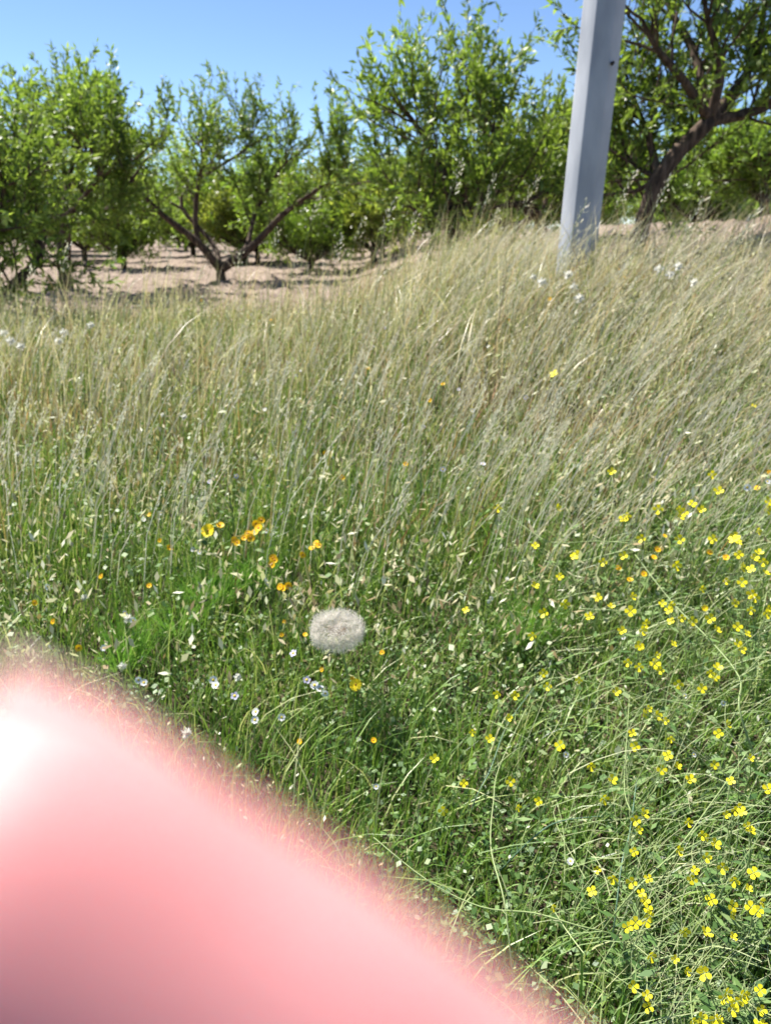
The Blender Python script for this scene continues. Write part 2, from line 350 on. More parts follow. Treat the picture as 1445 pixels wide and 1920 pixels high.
# anonymous mass of crest heads: too many to count
def crest_heads():
    x, y = scatter(8500, 1.9, 7.6, .62, .6, 1.3)
    k = rng.random(len(x)) < (.35+.65*sstep((x+.6)/1.7))*(.15+.85*zone(x, y)); x, y = x[k], y[k]; n = len(x)
    h = rng.uniform(.26, .48, n); h *= 1-.4*sstep((y-3.6)/1.5)*(1-sstep((x+.4)/1.2)); ln = rng.uniform(.25, .9, n)*h*(.6+.6*sstep(x/1.5)); a = rng.normal(0, .5, n)
    V = []; Q = []; r = []; c0 = 0
    for i in range(n):
        b = np.array([x[i], y[i], T(x[i], y[i])]); tip = b+np.array([math.cos(a[i])*ln[i], math.sin(a[i])*ln[i], h[i]])
        mid = (b+tip)/2+np.array([-.1*ln[i], 0, .12*h[i]]); rr = random.random()
        P = [b, mid, tip]
        for j in range(2):
            w_ = .0011; V += [P[j]-[w_, 0, 0], P[j]+[w_, 0, 0], P[j+1]+[w_, 0, 0], P[j+1]-[w_, 0, 0]]; Q.append([c0, c0+1, c0+2, c0+3]); c0 += 4; r += [rr]*4
        d = (tip-mid); d /= np.linalg.norm(d); L = random.uniform(.04, .10)
        for j in range(9):
            p = tip - d*L*(j/9) ; o = np.array([random.uniform(-1, 1), random.uniform(-1, 1), random.uniform(-.6, .6)])*.008
            q = p+o; e = q+d*random.uniform(.008, .018)+o*.3; s = np.array([.0018, .0006, 0])
            V += [q, (q+e)/2+s, e, (q+e)/2-s]; Q.append([c0, c0+1, c0+2, c0+3]); c0 += 4; r += [rr]*4
    o = obj('seeding_grasses', fast_mesh('seeding_grasses', V, Q, None, r), M['oat']); tag(o, 'hazy mass of pale grass heads over the bank', 'grass', kind='stuff')
crest_heads()

# ------------------------------------------------------------------ flowers
def petals(n, R_, wid, cup=.25, jag=0):
    mb = MB()
    for k in range(n):
        a = 2*math.pi*k/n + random.uniform(-.08, .08); c, s = math.cos(a), math.sin(a); e = cup*random.uniform(.5, 1.4)
        def P(r, w_, z): return (c*r-s*w_, s*r+c*w_, z)
        mb.add([P(R_*.08, 0, 0), P(R_*.55, wid*.42, R_*.30*e), P(R_*.9, wid*.36, R_*.6*e), P(R_, 0, R_*.55*e), P(R_*.9, -wid*.36, R_*.6*e), P(R_*.55, -wid*.42, R_*.30*e), P(R_*.5, 0, R_*.16*e)],
               [(0, 1, 2, 6), (6, 2, 3, 4), (0, 6, 4, 5)], (), random.random())
    return mb
def dome(R_, h, n=7):
    mb = MB(); V = []; Q = []; 
    for j in range(3):
        t = j/3*math.pi/2
        for k in range(n): V.append((R_*math.cos(t)*math.cos(6.283*k/n), R_*math.cos(t)*math.sin(6.283*k/n), h*math.sin(t)))
    V.append((0, 0, h))
    for j in range(2):
        for k in range(n): Q.append((j*n+k, j*n+(k+1) % n, (j+1)*n+(k+1) % n, (j+1)*n+k))
    mb.add(V, Q, [(2*n+k, 2*n+(k+1) % n, 3*n) for k in range(n)], .5); return mb
def mesh_of(mb, name, m):
    me = fast_mesh(name, mb.v, mb.q, mb.t, mb.r); me.materials.append(m); return me
four = mesh_of(petals(4, .0115, .011, .3), 'flower', M['yellow']); four_c = mesh_of(dome(.0025, .003), 'flower_centre', M['yellow_eye'])
four2 = mesh_of(petals(4, .0105, .0095, .8), 'flower', M['yellow'])
SUNV = Vector((-.1, -.75, .65))
def facing(j=.4):
    d = (SUNV + Vector((random.uniform(-j, j), random.uniform(-j, j), random.uniform(-j, j)))).normalized()
    return d.to_track_quat('Z', 'Y').to_euler()
MUST = [
 ('sprawling mustard plant with the long vertical string of yellow flowers near the bottom', .30, (1165, 1850), [(1183,1654),(1202,1676),(1214,1705),(1208,1690),(1211,1727),(1217,1716),(1176,1739),(1219,1792),(1212,1867)]),
 ('mustard plant with one larger bright yellow flower, in the bottom right corner', .30, (1370, 1915), [(1320,1825),(1312,1818),(1287,1820),(1357,1872),(1390,1867),(1372,1892),(1342,1910),(1314,1910),(1424,1857),(1380,1878),(1362,1862)]),
 ('mustard plant beside the right edge with loose yellow flowers above the bottom corner cluster', .28, (1400, 1800), [(1402,1666),(1407,1702),(1372,1716),(1333,1687),(1373,1756),(1412,1637),(1425,1690)]),
 ('mustard plant topped by a tight yellow cluster of flowers near the right edge', .32, (1330, 1740), [(1377,1520),(1390,1522),(1361,1527),(1385,1515),(1407,1557),(1323,1570),(1353,1627),(1302,1632)]),
 ('mustard plant with four yellow flowers stacked above the long vertical string', .30, (1200, 1690), [(1206,1525),(1191,1538),(1197,1556),(1188,1597),(1271,1594),(1289,1541)]),
 ('low mustard plant with single yellow flowers left of the long vertical string', .22, (1060, 1760), [(1119,1631),(1035,1701),(1131,1497)]),
 ('mustard plant with spaced yellow flowers on green stalks at the middle right', .26, (1150, 1560), [(1107,1436),(1147,1462),(1185,1375),(1190,1399),(1240,1443),(1294,1462)]),
 ('mustard plant leaning over the right edge halfway down the yellow patch', .28, (1400, 1540), [(1440,1481),(1406,1421),(1362,1357),(1257,1385),(1231,1342),(1215,1329)]),
 ('upright single yellow flower on a tall stalk closest to the hand', .24, (775, 1600), [(814,1423),(830,1520),(869,1469)]),
 ('small mustard plant with paired yellow flowers left of the yellow patch', .18, (900, 1500), [(885,1373),(918,1386),(953,1346),(932,1301),(964,1304)]),
 ('small mustard plant with yellow flowers low in the grass below the paired ones', .18, (990, 1600), [(956,1465),(970,1514),(1009,1502),(1049,1398)]),
 ('mustard plant with yellow flowers between the green feathery tuft and the paired flowers', .22, (1040, 1400), [(1085,1275),(1018,1262),(1025,1287),(998,1192)]),
 ('mustard plant with double yellow heads just above the centre of the yellow patch', .28, (1240, 1380), [(1237,1257),(1227,1245),(1271,1283),(1262,1207),(1197,1211),(1176,1242),(1340,1270),(1331,1262)]),
 ('mustard plant at the left of the upper yellow patch', .28, (1180, 1270), [(1206,1174),(1181,1146),(1185,1118),(1120,1120),(1105,1157),(1210,1168),(1203,1182)]),
 ('mustard plant in the middle of the upper yellow patch', .30, (1290, 1290), [(1257,1134),(1277,1159),(1331,1160),(1342,1181),(1315,1104),(1267,1060)]),
 ('mustard plant at the right edge in the upper yellow patch', .30, (1400, 1330), [(1382,1175),(1382,1206),(1409,1114),(1440,1142),(1400,1188),(1390,1092),(1360,1090),(1414,1120),(1436,1150)]),
 ('mustard plant with yellow flowers reaching highest near the right edge', .32, (1390, 1200), [(1377,1007),(1383,1016),(1420,996),(1407,1067),(1422,1037),(1413,1047),(1430,1054),(1434,1075),(1440,940)]),
 ('tall arching mustard stalk topped by one yellow flower above the patch', .36, (1285, 1110), [(1334,890),(1297,945),(1275,968),(1273,1012),(1280,962)]),
 ('thin mustard plant with scattered yellow flowers left above the patch', .26, (1110, 1130), [(1045,952),(1003,1023),(1081,1040),(1075,1043),(1130,1054),(1169,1042)]),
 ('mustard stalk lying across the grass with one flower at its left end', .26, (1010, 1080), [(933,953),(1049,1081),(1002,1099)]),
 ('small mustard plant with two flowers high in the long grass', .30, (1150, 1030), [(1146,885),(1169,975)]),
 ('lone mustard plant with a few yellow flowers left of the green feathery tuft', .22, (930, 1240), [(873,1144),(1020,1149)]),
]
nfl = 0
for ci, (lab, hh, bpx, fl) in enumerate(MUST):
    b = at_h(*bpx, 0.0); root = empty('mustard_plant', b); tag(root, lab, 'plant', 'yellow flowering mustard plants'); B = Vector(b)
    mb = MB(); random.seed(100+ci); lf = MB()
    fl = fl + [(min(1438, fx0+random.gauss(-8, 40)), fy0+random.gauss(0, 36)) for fx0, fy0 in fl if random.random() < .62 and fx0 > 1100]
    for (fx_, fy_) in fl:
        p = Vector(at_h(fx_, fy_, (hh+.03)*random.uniform(.85, 1.15))) - B
        st = Vector((p.x*random.uniform(.1, .35), p.y*random.uniform(.1, .35), p.z*random.uniform(.1, .4)))
        path = smooth_path([Vector((0, 0, 0)), st, (st+p)/2+Vector((random.uniform(-.02, .02), random.uniform(-.02, .02), .015)), p-Vector((0, 0, .004))], 4)
        mb.tube(path, [.0015-.0008*i/len(path) for i in range(len(path))], 4, random.random(), cap=False)
        d = Vector(path[-1]) - Vector(path[-5])
        for k in range(5):       # seed pods below the flower
            q = Vector(path[-2-k]); e = q + Vector((random.uniform(-1, 1), random.uniform(-1, 1), .8)).normalized()*.014
            mb.tube([q, (q+e)/2, e], [.0003, .0008, .0003], 4, .6, cap=False)
        for k in range(3):
            q = Vector(path[random.randrange(2, len(path)-3)]); a = random.random()*6.28; L = random.uniform(.015, .04)
            u = Vector((math.cos(a), math.sin(a), .2)); v = Vector((-math.sin(a), math.cos(a), 0))*L*.16
            lf.add([q, q+u*L*.5+v, q+u*L, q+u*L*.5-v], [(0, 1, 2, 3)], (), random.random()*.7)
        f = obj('flower', four if random.random() < .35 else four2, None, root, p); f.rotation_euler = facing(.5); nfl += 1
        s = random.uniform(.75, 1.15)*(1.5 if (fx_, fy_) == (1320, 1825) else 1)*(16.5/FPX*(p+B-Vector(EYE)).length/.021); f.scale = (s, s, s)
    mb.build('stem', M['stem'], root); lf.build('leaves', M['herb'], root)
# daisy-like flowers: stem > head > centre
disk_m = {k: mesh_of(petals(n, r, w_, c), 'flower_head', M[mn]) for k, n, r, w_, c, mn in
          (('orange', 11, .0105, .0058, .35, 'orange'), ('gold', 16, .019, .0075, .3, 'gold'), ('white', 8, .0075, .0055, .5, 'white'), ('lilac', 5, .0075, .0065, .3, 'lilac'), ('pale_yellow', 4, .012, .011, .3, 'yellow'))}
eye_m = mesh_of(dome(.0035, .0025), 'flower_centre', M['orange_eye']); eye_y = mesh_of(dome(.0028, .002), 'flower_centre', M['yellow_eye'])
tuft_mb = MB(); random.seed(3)
for k in range(70):
    d = Vector((random.gauss(0, 1), random.gauss(0, 1), random.gauss(.5, 1))).normalized(); e = d*.011*random.uniform(.6, 1.1); s = d.orthogonal().normalized()*.0011
    tuft_mb.add([Vector((0, 0, 0)), e*.6+s, e, e*.6-s], [(0, 1, 2, 3)], (), random.random())
disk_m['cream'] = mesh_of(tuft_mb, 'flower_head', M['cream'])
stem_cache = {}
def stem_mesh(q):
    if q not in stem_cache:
        mb = MB(); H = q*.02; P = smooth_path([(0, 0, 0), (-.05*H, .03*H, .5*H), (0, 0, H)], 3)
        mb.tube(P, [.0011]*len(P), 4, .3, cap=False); me = fast_mesh('stem', mb.v, mb.q, mb.t, mb.r); me.materials.append(M['stem']); stem_cache[q] = me
    return stem_cache[q]
LM = [(390, 995, 'the largest yellow flower'), (632, 1182, 'the big round seed head'), (667, 1284, 'the golden flower'), (90, 1290, 'the fingertip'), (325, 780, 'the pair of fluffy heads'),
      (1038, 701, 'the lone yellow flower'), (1083, 480, 'the pole foot'), (415, 515, 'the V-shaped trunk'), (1210, 1700, 'the string of yellow flowers'), (793, 800, 'the lone white bud'), (418, 900, 'the two lilac flowers'),
      (985, 1205, 'the right feathery tuft'), (1400, 914, 'the large white flower'), (400, 1135, 'the left feathery tuft'), (1310, 1825, 'the brightest mustard flower'), (20, 560, 'the leftmost trunk')]
used_labels = set()
def near(base, px, py):
    for q in sorted(LM, key=lambda l: (l[0]-px)**2+(l[1]-py)**2):
        dx, dy = px-q[0], py-q[1]; D = math.hypot(dx, dy); side = ('right' if dx > 0 else 'left') if abs(dx) > .4*D else ''; ver = ('below' if dy > 0 else 'above') if abs(dy) > .4*D else ''
        where = (ver+' and '+side+' of') if ver and side else (ver or side+' of')
        l = '%s %s %s %s' % (base, 'just' if D < 70 else ('a little' if D < 140 else 'well'), where, q[2])
        if l not in used_labels and len(l.split()) <= 16: used_labels.add(l); return l
    return base
def flower(kind, px, py, h, label, group, scale=1.0, name=None):
    q = max(1, round(h/.02)); p = at_h(px, py, h)
    r = empty(name or {'orange': 'orange_flower', 'gold': 'marigold', 'white': 'white_flower', 'lilac': 'lilac_flower', 'cream': 'fluffy_seed_head', 'pale_yellow': 'yellow_flower'}[kind], (p[0], p[1], p[2]-q*.02))
    if group: label = near({'orange': 'small orange flower', 'white': 'small white flower', 'lilac': 'small lilac flower', 'cream': 'fluffy pale seed head'}[kind], px, py)
    tag(r, label, 'flower' if kind != 'cream' else 'seed head', group)
    obj('stem', stem_mesh(q), None, r)
    hd = obj('flower_head', disk_m[kind], None, r, (0, 0, q*.02)); hd.rotation_euler = facing(.15 if kind == 'gold' else .45); s = scale*random.uniform(.85, 1.1); hd.scale = (s, s, s)
    if kind in ('orange', 'gold'): obj('centre', eye_m, None, hd)
    elif kind != 'cream': obj('centre', eye_y, None, hd)
    return r
random.seed(21)
flower('gold', 390, 995, .23, 'largest yellow flower, left of the orange cluster in the middle of the verge', None, 1.05)
flower('gold', 667, 1284, .17, 'golden flower right below the big round seed head', None, .7)
flower('gold', 1320, 1140, .2, 'golden flower among the mustard in the upper yellow patch', None, .5)
for q in [(480,982),(465,1000),(445,1017),(485,990),(470,1008),(440,1012),(413,985),(478,998),(458,1008),(490,975)]: flower('orange', *q, .21, 'small orange flower', 'orange flowers in the tight cluster', 1.15)
for q in [(597,1023),(585,1028),(568,1040),(593,1018),(515,1050),(510,1058),(512,1046),(540,1098),(526,1100),(531,1103)]: flower('orange', *q, .19, 'small orange flower', 'orange flowers above the round seed head', 1.05)
for q in [(528,1190),(533,1165),(603,1255),(660,1272),(716,1223),(562,1390),(700,1388),(572,1190)]: flower('orange', *q, .14, 'single small orange flower in the short grass around and below the round seed head', 'orange flowers around the round seed head', .6)
for q in [(281,965),(322,1030),(300,1013),(318,1026),(148,1215),(66,1130),(280,1098),(190,1080),(100,1165)]: flower('orange', *q, .15, 'small orange flower scattered at the left of the verge', 'orange flowers at the left', .8)
for q in [(641,895),(573,657),(378,563),(22,593),(508,600),(806,750),(830,720),(690,690),(1160,505),(1170,520),(1030,560),(955,600),(760,870),(610,850)]: flower('orange', *q, .24, 'faint orange flower scattered through the dry grass of the bank', 'orange flowers up the bank', 1.0)
for q in [(1440,885),(1418,915),(1232,1030),(1180,1087),(1245,1005),(1360,1045),(1206,1076),(1158,1065),(1225,1045),(1330,1035)]: flower('orange', *q, .22, 'orange flower among the upper mustard near the right edge', 'orange flowers near the right edge', .85)
flower('pale_yellow', 1038, 701, .3, 'lone yellow flower in the long grass below the pole', None, 1.5)
flower('pale_yellow', 1412, 761, .28, 'small yellow flower in the long grass near the right edge', None, 1.0)
flower('cream', 345, 782, .28, 'larger fluffy white seed head, right one of the pair in the left of the meadow', None, 1.5)
flower('cream', 305, 778, .26, 'smaller fluffy white seed head, left one of the pair in the left of the meadow', None, 1.0)
flower('cream', 33, 852, .24, 'fluffy white seed head at the left edge of the meadow', None, 1.2)
flower('white', 793, 800, .26, 'white bud-like flower alone in the centre of the meadow', None, 1.1)
flower('cream', 478, 860, .24, 'pale seed head just above the two lilac flowers', None, 1.0)
flower('lilac', 443, 893, .22, 'right one of two lilac flowers in the middle of the meadow', None, 1.2)
flower('lilac', 393, 903, .22, 'left one of two lilac flowers in the middle of the meadow', None, 1.2)
flower('white', 1400, 914, .28, 'large white flower beside the orange ones at the right edge', None, 1.7)
flower('white', 1438, 903, .28, 'white flower cut by the right edge beside the orange one', None, 1.4)
for q in [(500,995),(515,1000),(303,962),(270,975),(375,1035),(362,1030)]: flower('white', *q, .17, 'small white flower near the orange cluster', 'white flowers near the orange cluster', 1.0)
for q in [(240,1160),(250,1163),(195,1215),(235,1150),(260,1275),(350,1375),(478,1350),(480,1335),(610,1300),(550,1225),(528,1345),(400,1275),(405,1285),(270,1280),(445,1270),(575,1275),(600,1292),(590,1285),(230,1250),(90,1100),(160,1120),(440,1305)]:
    flower(random.choice(['white', 'white', 'lilac', 'cream']), *q, .14, 'tiny whitish flower low in the short grass above the hand', 'whitish flowers in the short grass', 1.25)
for q in [(555,705),(640,712),(497,768),(860,730),(915,650),(780,625),(470,590),(340,610),(565,695),(985,745),(720,615),(885,770),(700,650),(905,870),(830,880)]:
    flower(random.choice(['lilac', 'white', 'lilac']), *q, .26, 'small pale flower scattered in the drying grass of the bank', 'pale flowers up the bank', 1.2)
for q in [(20,640),(8,625),(40,650),(110,640),(170,610),(1015,530),(1075,540),(1065,515),(1255,515),(1000,520),(1085,560),(1235,505),(1300,530),(120,625),(1270,500)]:
    flower('cream', *q, .38, 'fluffy pale seed head on the crest of the bank', 'fluffy seed heads on the crest', 2.6)
for q in [(1190,1212),(1283,1305),(1355,1318),(1060,1415),(1168,1195),(915,1128),(950,1085),(920,1122),(1300,1415),(705,1475),(1069,1615)]:
    flower('white', *q, .14, 'small white flower scattered low between the yellow flowers', 'white flowers between the mustard', .8)

# long stems lying over the verge
def stalk(pts, h, r_, m, label, name='stalk', blade=False):
    P = [Vector(at_h(x_, y_, h*f)) for x_, y_, f in pts]; o = P[0].copy(); o.z = T(o.x, o.y)
    mb = MB(); path = smooth_path([p-o for p in P], 5); N = len(path)
    mb.tube(path, [r_*(1-.45*i/N) for i in range(N)], 5, random.random(), cap=True)
    if not blade:
        for k in range(N//2):
            q = Vector(path[random.randrange(1, N-1)]); L = random.uniform(.012, .04); a = random.random()*6.28
            e = q+Vector((math.cos(a), math.sin(a), .7)).normalized()*L; mb.tube([q, e], [r_*.35, r_*.15], 4, random.random(), cap=False)
    ob = mb.build(name, m, None, o); tag(ob, label, 'stalk'); return ob
random.seed(9)
ST = [([(1080,1100,.1),(1075,1060,.6),(1190,1025,1),(1120,1015,1),(1040,1018,1),(1000,1000,1),(940,955,1.1)], .24, .0032, 'stem', 'long pale stalk arching left above the upper yellow patch'),
 ([(1420,1500,.0),(1415,1430,.6),(1385,1330,1),(1385,1270,1),(1330,1200,1),(1260,1130,1),(1190,1040,1.1)], .28, .0036, 'stem', 'thick pale stalk running diagonally through the yellow patch down the right'),
 ([(1390,1360,.2),(1360,1315,1),(1300,1315,1),(1220,1310,1),(1150,1290,1),(1075,1270,1)], .22, .0020, 'stem', 'thin horizontal stalk below the upper yellow patch'),
 ([(968,1870,.1),(960,1820,.6),(945,1690,1),(920,1590,1),(925,1500,1),(935,1440,1),(985,1330,1.1)], .18, .0024, 'stem', 'long upright pale stalk bending right of the hand'),
 ([(1170,1790,.1),(1150,1755,.8),(1080,1735,1),(1000,1712,1),(900,1700,1),(800,1650,1),(700,1570,1)], .22, .0024, 'stem', 'long stalk lying along the edge of the hand near the bottom'),
 ([(1185,1560,.2),(1185,1530,1),(1170,1480,1),(1175,1375,1),(1180,1300,1)], .22, .0022, 'stem', 'short upright stalk in the middle of the yellow patch'),
 ([(1110,1770,.2),(1180,1680,1),(1270,1590,1),(1330,1510,1),(1400,1410,1)], .26, .0024, 'stem', 'straight diagonal stalk rising to the right between yellow flowers'),
 ([(1180,1670,.2),(1240,1620,1),(1340,1560,1),(1445,1490,1)], .26, .0020, 'stem', 'diagonal stalk leaving the picture at the right edge'),
 ([(985,1760,.2),(995,1715,.8),(1030,1640,1),(1070,1520,1),(1090,1450,1)], .18, .0016, 'stem', 'thin upright stalk left of the string of yellow flowers'),
 ([(1140,1790,.1),(1150,1740,.7),(1165,1620,1),(1180,1560,1),(1192,1470,1)], .22, .0026, 'bluestem', 'blue green stalk beside the string of yellow flowers'),
 ([(870,1560,.1),(890,1500,.8),(920,1440,1),(950,1360,1),(1000,1290,1)], .17, .0022, 'bluestem', 'blue green stalk below the paired yellow flowers'),
 ([(1100,1160,.2),(1115,1090,.8),(1135,1000,1),(1150,930,1),(1146,890,1)], .26, .0020, 'stem', 'upright pale stalk above the upper yellow patch'),
 ([(1180,1830,.2),(1230,1800,1),(1300,1790,1),(1380,1800,1),(1445,1820,1)], .22, .0026, 'stem', 'curved stalk crossing the bottom right corner'),
 ([(1040,1560,.2),(1120,1540,1),(1230,1530,1),(1330,1490,1)], .2, .0018, 'stem', 'thin stalk crossing the middle of the verge'),
 ([(930,1640,.1),(1000,1570,1),(1050,1540,1),(1130,1530,1)], .15, .0026, 'bluestem', 'blue green stalk lying level beside the hand')]
for pts, h_, r_, mn, lab in ST: stalk(pts, h_, r_*.62, M[mn], lab)

# the mass of fine interlaced mustard stems: nobody could count them
def tangle():
    V = []; Q = []; r = []; c = 0
    for i in range(800):
        px = 1445*random.uniform(.62, 1.12); py = random.uniform(960, 2050)
        if px < 1000+abs(py-1350)*.18 and random.random() < .72: continue
        p = Vector(at_h(px, py, random.uniform(.04, .24))); a = random.gauss(.45, .8); L = random.uniform(.06, .22)
        d = Vector((math.cos(a), math.sin(a)*.6, random.gauss(.35, .35))).normalized(); sd = d.cross(Vector((0, -.5, 1))).normalized()*random.uniform(.0004, .0009); rr = random.random(); b = Vector((random.gauss(0, .1), random.gauss(0, .1), .1))*L
        for k in range(5):
            t = k/4; q = p+d*L*t+b*4*t*(1-t); V += [q-sd*(1-.5*t), q+sd*(1-.5*t)]; r += [rr]*2
            if k: Q.append((c+2*k-2, c+2*k-1, c+2*k+1, c+2*k))
        c += 10
    o = obj('tangled_stems', fast_mesh('tangled_stems', V, Q, None, r), M['stem']); tag(o, 'tangle of fine pale mustard stems through the yellow patch', 'stems', kind='stuff')
tangle()
# feathery green tufts
def feather(px, py, rad, n, label):
    b = at_h(px, py, .02); B = Vector(b); mb = MB()
    for i in range(n):
        a = random.random()*6.28; rr = rad*math.sqrt(random.random()); bx, by = math.cos(a)*rr*.4, math.sin(a)*rr*.4
        e = Vector((math.cos(a)*rr*1.1+.02, math.sin(a)*rr, random.uniform(.03, .16))); s = Vector((bx, by, 0)); m_ = (s+e)/2+Vector((0, 0, .02))
        w_ = Vector((.0010, .0006, 0)); q = random.random()
        mb.add([s-w_, s+w_, m_+w_, m_-w_, e], [(0, 1, 2, 3)], [(3, 2, 4)], q)
        for k in range(3):
            p = m_.lerp(e, k/3); t = p+Vector((random.uniform(-1, 1), random.uniform(-1, 1), 1))*.014
            mb.add([p-w_*.6, p+w_*.6, t], (), [(0, 1, 2)], q)
    o = mb.build('feathery_plant', M['feather'], None, b); tag(o, label, 'plant', 'feathery bright green tufts')
random.seed(13)
feather(400, 1135, .14, 200, 'bright feathery green tuft below the orange cluster')
feather(480, 1110, .10, 110, 'bright feathery green tuft just left of the big round seed head')
feather(985, 1205, .14, 220, 'bright feathery green tuft left of the yellow patch')
feather(235, 1245, .12, 120, 'bright feathery green tuft just above the fingertip')
feather(340, 1190, .12, 100, 'bright feathery green tuft between the fingertip and the round seed head')

# big round seed head
def clock():
    c = Vector(at_h(632, 1182, .26)); slant = (c-Vector(EYE)).length; Rr = 52/FPX*slant*.97
    base = Vector((c.x+.02, c.y+.03, T(c.x+.02, c.y+.03))); r = empty('seed_clock', base)
    tag(r, 'large round fluffy beige seed head standing in the middle of the verge', 'seed head')
    C_ = c-base; mb = MB(); P = smooth_path([(0, 0, 0), C_*.5+Vector((.01, 0, 0)), C_-Vector((0, 0, Rr*.2))], 5); mb.tube(P, [.0022]*len(P), 6, .4); mb.build('stem', M['stem'], r)
    mb = MB(); mb.tube([C_-Vector((0, 0, Rr*.25)), C_-Vector((0, 0, Rr*.1)), C_+Vector((0, 0, Rr*.05))], [.002, .006, .003], 8, .3); mb.build('receptacle', M['seed'], r)
    sd = MB(); pp = MB(); N = 100
    for i in range(N):
        z = 1-1.75*(i+.5)/N; a = i*2.39996; q = math.sqrt(max(0, 1-z*z)); d = Vector((q*math.cos(a), q*math.sin(a), z*.48))
        d = (d + Vector([random.uniform(-.08, .08) for _ in range(3)])); s0 = C_+d*Rr*.12; s1 = C_+d*Rr*.42; s2 = C_+d*Rr*.80
        sd.tube([s0, s0.lerp(s1, .6), s1], [.0005, .001, .0004], 4, random.random()); sd.tube([s1, s2], [.00025, .0002], 3, .9, cap=False)
        dn = d.normalized(); u = dn.orthogonal().normalized(); v = dn.cross(u)
        for k in range(17):
            t = 6.283*k/17+random.uniform(-.1, .1); o = (u*math.cos(t)+v*math.sin(t)); L = Rr*.38*random.uniform(.7, 1.15); e = s2+(o*1.0+dn*.55)*L; w_ = dn.cross(o)*.0006
            pp.add([s2, s2.lerp(e, .6)+w_, e, s2.lerp(e, .6)-w_], [(0, 1, 2, 3)], (), random.random())
            for j in (0.45, .75):
                f0 = s2.lerp(e, j); f1 = f0 + (dn.cross(o)*random.choice([-1, 1])+o*.5)*Rr*.09; pp.add([f0, f1+dn*.0004, f1-dn*.0004], (), [(0, 1, 2)], random.random())
    sd.build('seeds', M['seed'], r); pp.build('pappus', M['pappus'], r)
clock()

# ------------------------------------------------------------------ concrete pole
def pole():
    Yb = 5.2; b = at_y(1083, 470, Yb); t = at_y(1134, -0, Yb); b0 = b - (t-b)*.45; t0 = b + (t-b)*2.6
    base = Vector((b0[0], Yb, T(b0[0], Yb)-.05)); top = Vector(t0); r = empty('concrete_pole', base)
    tag(r, 'tall grey faceted concrete pole rising out of the grass in front of the trees', 'pole')
    ang = [R(a) for a in (-195, -122, -72, -25, 20, 65, 112)]; n = 7
    P = []; K = 14
    for i in range(K+1):
        f = i/K; c = Vector((0, 0, 0)).lerp(top-base, f); rad = .128*(1-.02*f)
        for a in ang: P.append(c+Vector((math.cos(a)*rad, math.sin(a)*rad, 0)))
    Q = [(i*n+k, i*n+(k+1) % n, (i+1)*n+(k+1) % n, (i+1)*n+k) for i in range(K) for k in range(n)]
    me = fast_mesh('shaft', P, Q, None, None, False)
    import bmesh
    bm = bmesh.new(); bm.from_mesh(me); bm.edges.ensure_lookup_table(); bm.faces.new([bm.verts[K*n+k] for k in range(n)] if not bm.verts.ensure_lookup_table() else [])
    eds = [e for e in bm.edges if abs((e.verts[0].co-e.verts[1].co).normalized().z) > .8]
    bmesh.ops.bevel(bm, geom=eds, offset=.012, segments=2, affect='EDGES', profile=.6); bm.to_mesh(me); bm.free()
    obj('shaft', me, M['concrete'], r)
    # dark bolt hole with its short stub on the right hand face
    p = at_y(1148, 118, Yb-.12); mb = MB(); q = Vector(p)-base; mb.tube([q+Vector((0, .035, 0)), q+Vector((0, -.012, 0))], [.012, .010], 8, 0); mb.build('bolt', M['iron'], r)
M['concrete'] = noise_mat('concrete', (.30, .32, .36), (.50, .52, .56), 5, .85, .35, 9, .3, 'Object', (1, 1, .35))
M['iron'] = noise_mat('dark iron', (.02, .02, .02), (.06, .05, .045), 60, .7, .2)
pole()

